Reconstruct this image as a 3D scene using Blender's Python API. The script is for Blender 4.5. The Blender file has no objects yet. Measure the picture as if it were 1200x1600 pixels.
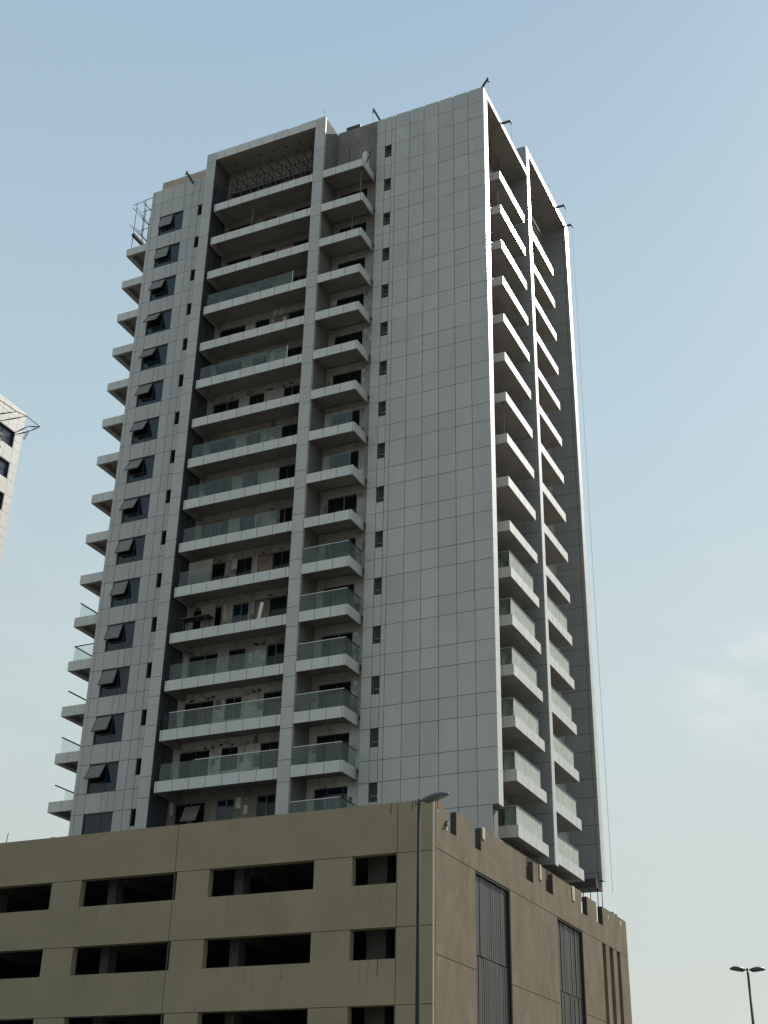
import bpy, math, random
from mathutils import Vector, Matrix

random.seed(11)
S = bpy.context.scene
COL = S.collection
R = math.radians

# ------------------------------------------------------------------ camera
cd = bpy.data.cameras.new('camera')
cam = bpy.data.objects.new('camera', cd)
COL.objects.link(cam)
S.camera = cam
YAW, PIT, ROL, FPX = R(-25.4005), R(27.642), R(1.271), 2021.925
F = Vector((math.sin(YAW) * math.cos(PIT), math.cos(YAW) * math.cos(PIT), math.sin(PIT)))
R0 = Vector((math.cos(YAW), -math.sin(YAW), 0))
U0 = R0.cross(F)
RR = R0 * math.cos(ROL) + U0 * math.sin(ROL)
UU = -R0 * math.sin(ROL) + U0 * math.cos(ROL)
m3 = Matrix((RR, UU, -F)).transposed()
cam.matrix_world = Matrix.Translation((32.251, -65.487, 1.574)) @ m3.to_4x4()
cd.sensor_fit = 'VERTICAL'
cd.sensor_height = 36.0
cd.lens = 36.0 * FPX / 1600.0
cd.clip_start = 0.1
cd.clip_end = 8000

# ------------------------------------------------------------------ sky, sun, exposure
SUN_EL, SUN_AZ = R(40.0), R(17.56)          # azimuth from +Y towards +X
sun_dir = Vector((math.sin(SUN_AZ) * math.cos(SUN_EL), math.cos(SUN_AZ) * math.cos(SUN_EL), math.sin(SUN_EL)))
S.view_settings.view_transform = 'Standard'
S.view_settings.look = 'None'
S.view_settings.exposure = 0.0
S.view_settings.gamma = 1.0
S.view_settings.use_curve_mapping = False

W = bpy.data.worlds.new("World")
S.world = W
W.use_nodes = True
nt = W.node_tree
nt.nodes.clear()
def wn(t, **k):
    n = nt.nodes.new(t)
    for a, b in k.items():
        setattr(n, a, b)
    return n
wout = wn('ShaderNodeOutputWorld')
wbg = wn('ShaderNodeBackground')
wbg.inputs['Strength'].default_value = 0.10
sky = wn('ShaderNodeTexSky', sky_type='NISHITA')
sky.sun_disc = False
sky.sun_elevation = SUN_EL
sky.sun_rotation = SUN_AZ
sky.altitude = 0
sky.air_density = 1.0
sky.dust_density = 1.0
sky.ozone_density = 1.0
# dusty haze that lightens and warms towards the horizon, the same all the way round, and thin cirrus
geo = wn('ShaderNodeTexCoord')
sep = wn('ShaderNodeSeparateXYZ')
nt.links.new(geo.outputs['Generated'], sep.inputs[0])
ramp = wn('ShaderNodeValToRGB')
cr = ramp.color_ramp
cr.elements[0].position = 0.0
cr.elements[0].color = (.630, .635, .575, 1)
cr.elements[1].position = 1.0
cr.elements[1].color = (.300, .430, .575, 1)
for ps, c in ((.14, (.630, .660, .590)), (.33, (.640, .730, .700)), (.52, (.535, .690, .750)), (.76, (.415, .570, .695))):
    q = cr.elements.new(ps)
    q.color = (*c, 1)
nt.links.new(sep.outputs['Z'], ramp.inputs[0])
gain = wn('ShaderNodeMixRGB', blend_type='MULTIPLY')
gain.inputs['Fac'].default_value = 1.0
gain.inputs['Color2'].default_value = (10, 10, 10, 1)
nt.links.new(ramp.outputs[0], gain.inputs['Color1'])
veil = wn('ShaderNodeMixRGB', blend_type='MIX')
veil.inputs['Fac'].default_value = 0.80
nt.links.new(sky.outputs[0], veil.inputs['Color1'])
nt.links.new(gain.outputs[0], veil.inputs['Color2'])
mp = wn('ShaderNodeMapping')
mp.inputs['Scale'].default_value = (9.0, 9.0, 22.0)
mp.inputs['Location'].default_value = (0.35, 0.2, 0.1)
nt.links.new(geo.outputs['Generated'], mp.inputs[0])
nz = wn('ShaderNodeTexNoise')
nz.inputs['Scale'].default_value = 1.6
nz.inputs['Detail'].default_value = 8
nz.inputs['Roughness'].default_value = 0.62
nt.links.new(mp.outputs[0], nz.inputs['Vector'])
cr2 = wn('ShaderNodeValToRGB')
cr2.color_ramp.elements[0].position = 0.42
cr2.color_ramp.elements[0].color = (0, 0, 0, 1)
cr2.color_ramp.elements[1].position = 0.75
cr2.color_ramp.elements[1].color = (1, 1, 1, 1)
nt.links.new(nz.outputs['Fac'], cr2.inputs[0])
band = wn('ShaderNodeValToRGB')          # the cirrus keeps to one height band round the whole sky
e = band.color_ramp.elements
e[0].position = 0.20; e[0].color = (0, 0, 0, 1)
e[1].position = 0.50; e[1].color = (0, 0, 0, 1)
e2 = e.new(0.365); e2.color = (1, 1, 1, 1)
nt.links.new(sep.outputs['Z'], band.inputs[0])
# most of it sits in one small drifting patch, low to the right; elsewhere it is barely there
DCL = (F * FPX + RR * (1165 - 600) - UU * (1080 - 800)).normalized()
dp = wn('ShaderNodeVectorMath', operation='DOT_PRODUCT')
dp.inputs[1].default_value = DCL
nt.links.new(geo.outputs['Generated'], dp.inputs[0])
pm = wn('ShaderNodeMapRange')
pm.interpolation_type = 'SMOOTHSTEP'
pm.inputs['From Min'].default_value = math.cos(R(3.6))
pm.inputs['From Max'].default_value = math.cos(R(1.0))
pm.inputs['To Min'].default_value = .12
pm.inputs['To Max'].default_value = 0.7
nt.links.new(dp.outputs['Value'], pm.inputs['Value'])
cm = wn('ShaderNodeMath', operation='MULTIPLY')
nt.links.new(cr2.outputs[0], cm.inputs[0])
nt.links.new(band.outputs[0], cm.inputs[1])
cm2 = wn('ShaderNodeMath', operation='MULTIPLY')
cm2.inputs[1].default_value = 0.75
cm3 = wn('ShaderNodeMath', operation='MULTIPLY')
nt.links.new(cm.outputs[0], cm3.inputs[0])
nt.links.new(pm.outputs[0], cm3.inputs[1])
nt.links.new(cm3.outputs[0], cm2.inputs[0])
cl = wn('ShaderNodeMixRGB', blend_type='MIX')
cl.inputs['Color2'].default_value = (8.6, 9.0, 8.9, 1)
nt.links.new(cm2.outputs[0], cl.inputs['Fac'])
nt.links.new(veil.outputs[0], cl.inputs['Color1'])
nt.links.new(cl.outputs[0], wbg.inputs['Color'])
nt.links.new(wbg.outputs[0], wout.inputs['Surface'])

sl = bpy.data.lights.new('sun', 'SUN')
sl.energy = 5.0
sl.angle = R(0.53)
sl.color = (1.0, 0.95, 0.86)
so = bpy.data.objects.new('sun', sl)
COL.objects.link(so)
so.rotation_euler = (-sun_dir).to_track_quat('-Z', 'Y').to_euler()
so.location = (60, 120, 140)

# ------------------------------------------------------------------ materials
def M(name, base, rough=0.6, spec=0.5, metal=0.0, noise=0.0, nscale=1.0, stretch=(1, 1, 1), dark=None, dfac=0.0,
      dscale=0.6, rnd=0.0, bump=0.0, bscale=30.0):
    m = bpy.data.materials.new(name)
    m.use_nodes = True
    t = m.node_tree
    b = t.nodes['Principled BSDF']
    b.inputs['Roughness'].default_value = rough
    b.inputs['Metallic'].default_value = metal
    b.inputs['Specular IOR Level'].default_value = spec
    L = t.links.new
    tc = t.nodes.new('ShaderNodeNewGeometry')
    mpn = t.nodes.new('ShaderNodeMapping')
    mpn.inputs['Scale'].default_value = stretch
    L(tc.outputs['Position'], mpn.inputs[0])
    rgb = t.nodes.new('ShaderNodeRGB')
    rgb.outputs[0].default_value = (*base, 1)
    cur = rgb.outputs[0]
    def hsv(fac_socket, lo, hi, cur):
        mr = t.nodes.new('ShaderNodeMapRange')
        mr.inputs['To Min'].default_value = lo
        mr.inputs['To Max'].default_value = hi
        L(fac_socket, mr.inputs['Value'])
        h = t.nodes.new('ShaderNodeHueSaturation')
        L(mr.outputs[0], h.inputs['Value'])
        L(cur, h.inputs['Color'])
        return h.outputs[0]
    if noise:
        n = t.nodes.new('ShaderNodeTexNoise')
        n.inputs['Scale'].default_value = nscale
        n.inputs['Detail'].default_value = 6
        n.inputs['Roughness'].default_value = 0.6
        L(mpn.outputs[0], n.inputs['Vector'])
        mr0 = t.nodes.new('ShaderNodeMapRange')
        mr0.inputs['From Min'].default_value = 0.3
        mr0.inputs['From Max'].default_value = 0.7
        L(n.outputs['Fac'], mr0.inputs['Value'])
        cur = hsv(mr0.outputs[0], 1 - noise, 1 + noise, cur)
    if rnd:
        oi = t.nodes.new('ShaderNodeObjectInfo')
        cur = hsv(oi.outputs['Random'], 1 - rnd, 1 + rnd, cur)
    if dark:
        n2 = t.nodes.new('ShaderNodeTexNoise')
        n2.inputs['Scale'].default_value = dscale
        n2.inputs['Detail'].default_value = 8
        n2.inputs['Roughness'].default_value = 0.7
        L(mpn.outputs[0], n2.inputs['Vector'])
        mr1 = t.nodes.new('ShaderNodeMapRange')
        mr1.inputs['From Min'].default_value = 0.5
        mr1.inputs['From Max'].default_value = 0.72
        mr1.inputs['To Max'].default_value = dfac
        L(n2.outputs['Fac'], mr1.inputs['Value'])
        mx = t.nodes.new('ShaderNodeMixRGB')
        mx.inputs['Color2'].default_value = (*dark, 1)
        L(mr1.outputs[0], mx.inputs['Fac'])
        L(cur, mx.inputs['Color1'])
        cur = mx.outputs[0]
    L(cur, b.inputs['Base Color'])
    if bump:
        n3 = t.nodes.new('ShaderNodeTexNoise')
        n3.inputs['Scale'].default_value = bscale
        n3.inputs['Detail'].default_value = 5
        L(mpn.outputs[0], n3.inputs['Vector'])
        bp = t.nodes.new('ShaderNodeBump')
        bp.inputs['Strength'].default_value = bump
        bp.inputs['Distance'].default_value = 0.02
        L(n3.outputs['Fac'], bp.inputs['Height'])
        L(bp.outputs[0], b.inputs['Normal'])
    return m

def glass_mat(name, tint, dust, dustcol, rough=0.03):
    m = bpy.data.materials.new(name)
    m.use_nodes = True
    t = m.node_tree
    t.nodes.clear()
    L = t.links.new
    out = t.nodes.new('ShaderNodeOutputMaterial')
    tr = t.nodes.new('ShaderNodeBsdfTransparent'); tr.inputs[0].default_value = (*tint, 1)
    gl = t.nodes.new('ShaderNodeBsdfGlossy'); gl.inputs['Roughness'].default_value = rough
    fr = t.nodes.new('ShaderNodeFresnel'); fr.inputs[0].default_value = 1.5
    gb = t.nodes.new('ShaderNodeNewGeometry')
    iv = t.nodes.new('ShaderNodeMath'); iv.operation = 'SUBTRACT'; iv.inputs[0].default_value = 1.0
    L(gb.outputs['Backfacing'], iv.inputs[1])
    fm_ = t.nodes.new('ShaderNodeMath'); fm_.operation = 'MULTIPLY'
    L(fr.outputs[0], fm_.inputs[0]); L(iv.outputs[0], fm_.inputs[1])
    m1 = t.nodes.new('ShaderNodeMixShader')
    L(fm_.outputs[0], m1.inputs[0]); L(tr.outputs[0], m1.inputs[1]); L(gl.outputs[0], m1.inputs[2])
    df = t.nodes.new('ShaderNodeBsdfDiffuse'); df.inputs[0].default_value = (*dustcol, 1)
    tl = t.nodes.new('ShaderNodeBsdfTranslucent'); tl.inputs[0].default_value = (*dustcol, 1)
    md = t.nodes.new('ShaderNodeMixShader'); md.inputs[0].default_value = 0.2
    L(df.outputs[0], md.inputs[1]); L(tl.outputs[0], md.inputs[2])
    g = t.nodes.new('ShaderNodeNewGeometry')
    mpn = t.nodes.new('ShaderNodeMapping'); mpn.inputs['Scale'].default_value = (2.2, 2.2, 0.7)
    L(g.outputs['Position'], mpn.inputs[0])
    n = t.nodes.new('ShaderNodeTexNoise'); n.inputs['Scale'].default_value = 1.5; n.inputs['Detail'].default_value = 6
    L(mpn.outputs[0], n.inputs['Vector'])
    mr = t.nodes.new('ShaderNodeMapRange')
    mr.inputs['From Min'].default_value = 0.3; mr.inputs['From Max'].default_value = 0.7
    mr.inputs['To Min'].default_value = dust * 0.55; mr.inputs['To Max'].default_value = min(1, dust * 1.35)
    L(n.outputs['Fac'], mr.inputs['Value'])
    m2 = t.nodes.new('ShaderNodeMixShader')
    L(mr.outputs[0], m2.inputs[0]); L(m1.outputs[0], m2.inputs[1]); L(md.outputs[0], m2.inputs[2])
    L(m2.outputs[0], out.inputs['Surface'])
    return m

ACP = M('grey_composite_panel', (.425, .422, .398), rough=.5, spec=.5, noise=.07, nscale=.35, stretch=(1, 1, .25), rnd=.055,
        dark=(.29, .29, .275), dfac=.25, dscale=.9)
WACP = M('white_composite_panel', (.56, .562, .54), rough=.52, spec=.5, noise=.05, nscale=.5, stretch=(1, 1, .4), rnd=.03,
         dark=(.38, .37, .34), dfac=.3, dscale=1.1)
for q in (ACP, WACP):
    q.node_tree.nodes['Principled BSDF'].inputs['Coat Weight'].default_value = .35
    q.node_tree.nodes['Principled BSDF'].inputs['Coat Roughness'].default_value = .22
JOINT = M('grey_joint', (.085, .088, .09), rough=.8)
CONC = M('raw_concrete', (.21, .198, .178), rough=.9, noise=.22, nscale=.9, dark=(.13, .12, .10), dfac=.6, dscale=.7, bump=.3, bscale=8)
SOFFIT = M('soffit_render', (.27, .256, .238), rough=.85, noise=.14, nscale=.5, dark=(.13, .118, .105), dfac=.55, dscale=.8)
PLASTER = M('patchy_plaster', (.335, .328, .312), rough=.85, noise=.16, nscale=.9, dark=(.17, .145, .125), dfac=.75, dscale=1.3)
PLASTER2 = M('spotted_board', (.56, .55, .52), rough=.8, noise=.12, nscale=.9, dark=(.07, .07, .07), dfac=.95, dscale=2.6)
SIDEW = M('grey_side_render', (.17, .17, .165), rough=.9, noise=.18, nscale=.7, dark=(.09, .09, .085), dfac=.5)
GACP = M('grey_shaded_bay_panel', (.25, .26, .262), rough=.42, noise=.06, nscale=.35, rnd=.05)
BEIGE = M('beige_parapet_block', (.44, .37, .31), rough=.9, noise=.12, nscale=1.5, dark=(.3, .22, .17), dfac=.5)
DARKCLAD = M('dark_side_cladding', (.06, .065, .075), rough=.45, noise=.2, nscale=.8)
FRAME = M('dark_window_frame', (.035, .037, .04), rough=.45)
GREYFRAME = M('grey_window_frame', (.16, .165, .17), rough=.45)
SASH = M('sash_panel', (.20, .197, .182), rough=.6, noise=.06, nscale=.8, rnd=.08)
WGLASS = M('blue_window_glass', (.005, .020, .036), rough=.04, spec=.45, noise=.3, nscale=.6)
DGLASS = M('dark_window_glass', (.010, .014, .016), rough=.07, spec=.28, noise=.3, nscale=.7)
BGLASS = glass_mat('balustrade_glass', (.80, .87, .85), .07, (.42, .50, .47))
FGLASS = glass_mat('dusty_balustrade_glass', (.66, .76, .72), .97, (.74, .76, .70), rough=.3)
CGLASS = glass_mat('clear_balustrade_glass', (.93, .97, .955), .06, (.6, .65, .62))
STEEL = M('weathered_steel_tube', (.12, .12, .115), rough=.7, metal=.0, noise=.1)
RAIL = M('handrail_metal', (.50, .50, .48), rough=.35, metal=.6)
BLACKST = M('dark_steel', (.045, .045, .045), rough=.6, noise=.2, nscale=3)
RUST = M('rusty_steel', (.09, .065, .05), rough=.8, noise=.25, nscale=3)
BROWN = M('brown_board', (.20, .165, .145), rough=.8, noise=.15, nscale=1)
INT = M('interior_concrete', (.22, .215, .205), rough=.9, noise=.15, nscale=.6)
PODF = M('tan_render', (.300, .255, .172), rough=.92, spec=.25, noise=.08, nscale=.35, dark=(.20, .178, .13), dfac=.35, dscale=.45, bump=.12, bscale=6, rnd=.012)
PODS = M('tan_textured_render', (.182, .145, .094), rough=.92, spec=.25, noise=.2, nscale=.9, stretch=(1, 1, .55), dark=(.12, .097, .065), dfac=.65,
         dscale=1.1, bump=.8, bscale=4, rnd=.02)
PODJ = M('render_joint', (.085, .078, .06), rough=.95)
NOTCH = M('dark_notch_sheet', (.05, .044, .036), rough=.95, noise=.2, nscale=3)  # dark brown tone for the sheets over the notch jambs
BEAD = M('corner_bead', (.50, .47, .39), rough=.7)
PODIN = M('parking_interior', (.17, .172, .17), rough=.95, noise=.2, nscale=.4)
PODCOL = M('parking_column', (.15, .15, .143), rough=.9, noise=.1)
STAIN = M('drip_stain', (.10, .085, .06), rough=.95)
LOUV = M('charcoal_louvre', (.032, .031, .029), rough=.5, noise=.2, nscale=.6, stretch=(4, 4, .3), rnd=.14)
LOUVB = M('louvre_backing', (.018, .02, .024), rough=.7)
TIMBER = M('pale_timber', (.52, .45, .33), rough=.8, noise=.15, nscale=2)
POLE = M('painted_lamp_pole', (.03, .036, .044), rough=.8, spec=.2, noise=.08)
POLED = M('dark_lamp_pole', (.05, .055, .05), rough=.5)
LHEAD = M('grey_lamp_head', (.085, .092, .092), rough=.5, noise=.06)
LLENS = M('lamp_lens', (.16, .17, .165), rough=.15, spec=.6)
WHITEP = M('white_plastic', (.62, .62, .58), rough=.5)
CABLE = M('black_cable', (.03, .03, .03), rough=.7)
NBW = M('neighbour_pale_panel', (.60, .59, .55), rough=.5, noise=.05, nscale=.8, rnd=.04)
NBJ = M('neighbour_joint', (.26, .255, .24), rough=.8)
NBG = M('neighbour_glass', (.10, .11, .16), rough=.05, spec=1.0)
SAND = M('sandy_ground', (.15, .135, .11), rough=.95, noise=.15, nscale=.05, dark=(.25, .21, .16), dfac=.4, dscale=.2)

# ------------------------------------------------------------------ object helpers
WL = {}
CACHE = {}
def empty(name, loc, label, cat, group=None):
    o = bpy.data.objects.new(name, None)
    COL.objects.link(o)
    o.location = loc
    o['label'] = label
    o['category'] = cat
    if group:
        o['group'] = group
    WL[o] = Vector(loc)
    return o
def link(name, me, parent, org):
    o = bpy.data.objects.new(name, me)
    COL.objects.link(o)
    org = Vector(org)
    WL[o] = org
    if parent is not None:
        o.parent = parent
        o.location = org - WL[parent]
    else:
        o.location = org
    return o
class MB:
    def __init__(s):
        s.v = []; s.f = []; s.mi = []; s.mats = []; s.cur = 0
    def mat(s, m):
        if m not in s.mats:
            s.mats.append(m)
        s.cur = s.mats.index(m)
        return s
    def add(s, vs, fs):
        k = len(s.v)
        s.v += [Vector(q) for q in vs]
        s.f += [tuple(i + k for i in f) for f in fs]
        s.mi += [s.cur] * len(fs)
    def box(s, x0, x1, y0, y1, z0, z1):
        s.add([(x0, y0, z0), (x1, y0, z0), (x1, y1, z0), (x0, y1, z0), (x0, y0, z1), (x1, y0, z1), (x1, y1, z1), (x0, y1, z1)],
              [(3, 2, 1, 0), (4, 5, 6, 7), (0, 1, 5, 4), (1, 2, 6, 5), (2, 3, 7, 6), (3, 0, 4, 7)])
        return s
    def tube(s, p, q, r, n=6, r2=None):
        p = Vector(p); q = Vector(q); d = (q - p).normalized()
        a = d.orthogonal().normalized(); b = d.cross(a)
        r2 = r if r2 is None else r2
        vs = [p + (a * math.cos(2 * math.pi * i / n) + b * math.sin(2 * math.pi * i / n)) * r for i in range(n)]
        vs += [q + (a * math.cos(2 * math.pi * i / n) + b * math.sin(2 * math.pi * i / n)) * r2 for i in range(n)]
        fs = [(i, (i + 1) % n, n + (i + 1) % n, n + i) for i in range(n)] + [tuple(range(n - 1, -1, -1)), tuple(range(n, 2 * n))]
        s.add(vs, fs)
        return s
    def build(s, name, mat, parent=None, smooth=False, org=None):
        if org is None:
            lo = Vector((min(v.x for v in s.v), min(v.y for v in s.v), min(v.z for v in s.v)))
            hi = Vector((max(v.x for v in s.v), max(v.y for v in s.v), max(v.z for v in s.v)))
            org = (lo + hi) / 2
            org.z = lo.z
        org = Vector(org)
        me = bpy.data.meshes.new(name)
        me.from_pydata([v - org for v in s.v], [], s.f)
        if s.mats:
            for m in s.mats:
                me.materials.append(m)
            me.polygons.foreach_set('material_index', s.mi)
        else:
            me.materials.append(mat)
        if smooth:
            me.polygons.foreach_set('use_smooth', [True] * len(me.polygons))
        return link(name, me, parent, org)
def bx(name, x0, x1, y0, y1, z0, z1, mat, parent, tilt=0.0):
    d = (round(x1 - x0, 3), round(y1 - y0, 3), round(z1 - z0, 3), mat.name)
    me = CACHE.get(d)
    if me is None:
        b = MB().box(-d[0] / 2, d[0] / 2, -d[1] / 2, d[1] / 2, -d[2] / 2, d[2] / 2)
        me = bpy.data.meshes.new(name)
        me.from_pydata(b.v, [], b.f)
        me.materials.append(mat)
        CACHE[d] = me
    o = link(name, me, parent, ((x0 + x1) / 2, (y0 + y1) / 2, (z0 + z1) / 2))
    if tilt:
        o.rotation_euler = (R(random.gauss(0, tilt)), R(random.gauss(0, tilt * .3)), R(random.gauss(0, tilt)))
    return o
def tb(name, p, q, r, mat, parent, n=6):
    return MB().tube(p, q, r, n).build(name, mat, parent, org=p)

# ------------------------------------------------------------------ ground
g = MB()
g.add([(-3000, -3000, 0), (3000, -3000, 0), (3000, 3000, 0), (-3000, 3000, 0)], [(0, 1, 2, 3)])
gr = g.build('ground', SAND, org=(0, 0, 0))
gr['kind'] = 'structure'

# ------------------------------------------------------------------ tower
H = 3.3
def SL(k): return 69.93 - H * k            # top of slab k
def HD(k): return 72.19 - H * k            # window head joint
def SI(k): return 70.22 - H * k            # window sill joint
T = empty('apartment_tower', (-7, 12, 16.3),
          'tall unfinished white panelled apartment tower with stacked balconies rising behind the tan car park', 'tower')
G = 0.015     # half joint gap
ZB = 17.0     # hidden foot of the cladding

# floors, roof, core, hidden walls
for k in range(0, 16):
    bx('floor_slab', -21.4, 5.3, 2.45, 22.6, SL(k) - .35, SL(k) - .10, CONC, T)
bx('roof_slab', -21.4, 5.3, 2.45, 22.6, 74.55, 74.85, CONC, T)
bx('floor_slab', -21.4, 5.3, 2.45, 17.6, 17.2, 17.5, CONC, T)
p = MB()
p.box(-21.3, 3.0, 6.6, 6.8, 16.32, 74.5)
p.box(2.0, 2.2, 6.85, 17.5, 16.32, 74.5)
p.box(-10.6, -10.45, 2.5, 6.55, 16.32, 74.5)
p.box(-4.75, -4.6, 2.5, 6.55, 16.32, 74.5)
p.build('core_wall', INT, T)
bx('rear_wall', -21.7, 5.5, 22.65, 22.9, 20.0, 76.3, ACP, T)

# ---- flat-front wings: backing wall with openings, then the panels
def wall_with_holes(x0, x1, y0, y1, z0, z1, holes):
    """boxes filling x0..x1 / z0..z1 around rectangular holes that share column edges"""
    b = MB()
    xs = sorted(set([x0, x1] + [h[0] for h in holes] + [h[1] for h in holes]))
    for a, c in zip(xs, xs[1:]):
        hs = sorted([(h[2], h[3]) for h in holes if h[0] <= a + 1e-6 and h[1] >= c - 1e-6])
        z = z0
        for h in hs:
            if h[0] > z:
                b.box(a, c, y0, y1, z, h[0])
            z = h[1]
        if z < z1:
            b.box(a, c, y0, y1, z, z1)
    return b
YF = 1.70
narrow = MB()
def pan(name, x0, x1, z0, z1, parent, mat=ACP):
    if x1 - x0 < .45 or z1 - z0 < .3:
        narrow.box(x0 + G, x1 - G, YF, YF + .045, z0 + G, z1 - G)
        return
    bx(name, x0 + G, x1 - G, YF, YF + .045, z0 + G, z1 - G, mat, parent, tilt=.20)

# right wing
RC = [-.95, -.25, .30, .62, 1.80, 2.98, 4.18, 5.38, 6.55, 7.80]
holes = [(-.23, .28, HD(k) - 1.15, HD(k) - .02) for k in range(16)]
rw = wall_with_holes(-.93, 7.18, YF + .075, YF + .33, ZB, 75.05, holes).build('wing_wall', JOINT, T)
rj = [75.1, 73.69]
for k in range(16):
    rj += [HD(k), SI(k)]
rj.append(ZB)
for c in range(9):
    for r in range(len(rj) - 1):
        z1, z0 = rj[r], rj[r + 1]
        if c == 1 and r >= 2 and r % 2 == 0:
            pan('facade_panel', RC[c], RC[c + 1], z0, z1 - 1.15, rw)
            continue
        if c == 8 and z1 < 20.9:
            pan('facade_panel', RC[c], 7.45, z0, z1, rw)
            continue
        pan('facade_panel', RC[c], RC[c + 1], z0, z1, rw)
for k in range(16):
    w = MB()
    x0, x1, z0, z1 = -.23, .28, HD(k) - 1.15, HD(k) - .02
    w.box(x0, x0 + .05, 1.92, 1.98, z0, z1); w.box(x1 - .05, x1, 1.92, 1.98, z0, z1)
    w.box(x0 + .05, x1 - .05, 1.92, 1.98, z0, z0 + .05); w.box(x0 + .05, x1 - .05, 1.92, 1.98, z1 - .05, z1)
    w.box(x0 + .05, x1 - .05, 1.91, 1.985, z0 + .36, z0 + .43)
    f = w.build('slit_window', GREYFRAME, T)
    bx('pane', x0 + .05, x1 - .05, 1.945, 1.955, z0 + .05, z0 + .36, DGLASS, f)
    bx('pane', x0 + .05, x1 - .05, 1.945, 1.955, z0 + .43, z1 - .05, DGLASS, f)

# left wing
LC = [-21.70, -21.38, -20.66, -18.38, -17.62, -16.97, -16.58, -15.37]
holes = [(-20.64, -18.40, SI(k) + .03, HD(k) - .02) for k in range(16)]
holes += [(-16.95, -16.60, HD(k) - 1.08, HD(k) - .02) for k in range(16)]
lw = wall_with_holes(-21.66, -15.4, YF + .075, YF + .33, ZB, 75.05, holes).build('wing_wall', JOINT, T)
lj = [75.15, 73.72]
for k in range(16):
    lj += [HD(k), SI(k)]
lj.append(ZB)
for r in range(len(lj) - 1):
    z1, z0 = lj[r], lj[r + 1]
    win = r >= 2 and r % 2 == 0
    for c in range(7):
        if c == 2:
            if win:
                continue
            if r < 2:
                for a, b_ in ((-20.66, -19.55), (-19.55, -18.50), (-18.50, -18.38)):
                    pan('cladding_panel', a, b_, z0, z1, lw)
            else:
                for a, b_ in ((-20.66, -19.43), (-19.43, -18.93), (-18.93, -18.38)):
                    pan('spandrel_panel', a, b_, z0, z1, lw)
            continue
        if c == 5:
            pan('cladding_panel', LC[c], LC[c + 1], z0, z1 - (1.08 if win else 0), lw)
            continue
        pan('cladding_panel', LC[c], LC[c + 1], z0, z1, lw)
bx('side_wall', -21.69, -21.45, 2.05, 22.6, 16.4, 75.1, ACP, T)

for k in range(16):                       # big corner windows, the left light open as a top-hung sash
    x0, x1, z0, z1 = -20.64, -18.40, SI(k) + .03, HD(k) - .02
    xm = x0 + 1.28
    w = MB()
    y0, y1 = 1.80, 1.87
    w.box(x0, x0 + .06, y0, y1, z0, z1); w.box(x1 - .06, x1, y0, y1, z0, z1)
    w.box(x0 + .06, x1 - .06, y0, y1, z0, z0 + .06); w.box(x0 + .06, x1 - .06, y0, y1, z1 - .06, z1)
    w.box(xm - .03, xm + .03, y0, y1, z0 + .06, z1 - .06)
    w.box(x0 + .06, xm - .03, y0, y1, z0 + .62, z0 + .68)
    f = w.build('window', FRAME, T)
    bx('pane', xm + .03, x1 - .06, y0 + .03, y0 + .045, z0 + .06, z1 - .06, WGLASS, f, tilt=.25)
    bx('pane', x0 + .06, xm - .03, y0 + .03, y0 + .045, z0 + .06, z0 + .62, WGLASS, f, tilt=.25)
    if k == 15:
        bx('pane', x0 + .06, xm - .03, y0 + .03, y0 + .045, z0 + .68, z1 - .06, WGLASS, f)
        continue
    ang = R(random.choice((13, 18, 21, 23, 26, 29)) + random.uniform(-1.5, 1.5) if k else 11)
    s = MB()
    wS, hS = xm - x0 - .05, z1 - z0 - .72
    s.mat(FRAME).box(-wS / 2, wS / 2, -.025, .025, -hS, -hS + .05)
    s.box(-wS / 2, wS / 2, -.025, .025, -.05, 0)
    s.box(-wS / 2, -wS / 2 + .05, -.025, .025, -hS + .05, -.05)
    s.box(wS / 2 - .05, wS / 2, -.025, .025, -hS + .05, -.05)
    s.mat(SASH).box(-wS / 2 + .05, wS / 2 - .05, -.012, .012, -hS + .05, -.05)
    org = Vector(((x0 + xm) / 2, y0 - .04, z1 - .05))
    me = s.build('sash', FRAME, f, org=(0, 0, 0))
    me.location = org - WL[f]
    me.rotation_euler = (-ang, 0, 0)

# beige blockwork parapet set back on the left wing
pp = MB()
for i in range(5):
    a = -21.2 + i * .96
    pp.box(a + .01, a + .95, 2.2, 2.45, 75.05, 76.45 - .02 * (i % 2))
pp.build('parapet', BEIGE, T)

# frame round the wide balcony bay
def column(x0, x1, ztop, zbot, right_extra=None):
    """pilaster: dark core with panels on its front and its right face"""
    core = MB().box(x0 + .02, x1 - .02, .05, 2.38, zbot, ztop - .01).build('pilaster', JOINT, T)
    js = [ztop, ztop - 1.0]
    for k in range(16):
        js += [HD(k) + .1, SI(k) + .12]
    js = [j for j in js if j > zbot + .2] + [zbot]
    for a, b_ in zip(js, js[1:]):
        bx('pilaster_panel', x0, x1, 0, .045, b_ + G, a - G, ACP, core, tilt=.08)
    return core, js
pl, js = column(-15.35, -14.50, 75.52, 16.4)
sidem = MB()
for k in range(16):
    sidem.mat(DARKCLAD).box(-14.515, -14.49, .05, 2.0, SL(k) - .6, SL(k) + 2.55)
    sidem.mat(FRAME).box(-14.49, -14.45, .95, 1.05, SL(k) + .02, SL(k) + 2.5)
    sidem.mat(FRAME).box(-14.49, -14.46, .35, .42, SL(k) + .02, SL(k) + 2.5)
sidem.build('side_cladding', DARKCLAD, pl)
pc, js = column(-5.47, -4.64, 75.52, 16.4)
sc = MB()
for a, b_ in zip(js, js[1:]):
    sc.box(-4.662, -4.62, .05, .22, b_ + G, a - G)
sc.build('side_panel', ACP, pc)
bx('side_face', -4.655, -4.63, .235, 2.38, 16.5, 75.40, SIDEW, pc)
tbm = MB().box(-14.5, -5.47, .05, .55, 74.72, 75.48).build('top_beam', SOFFIT, T)
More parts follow.
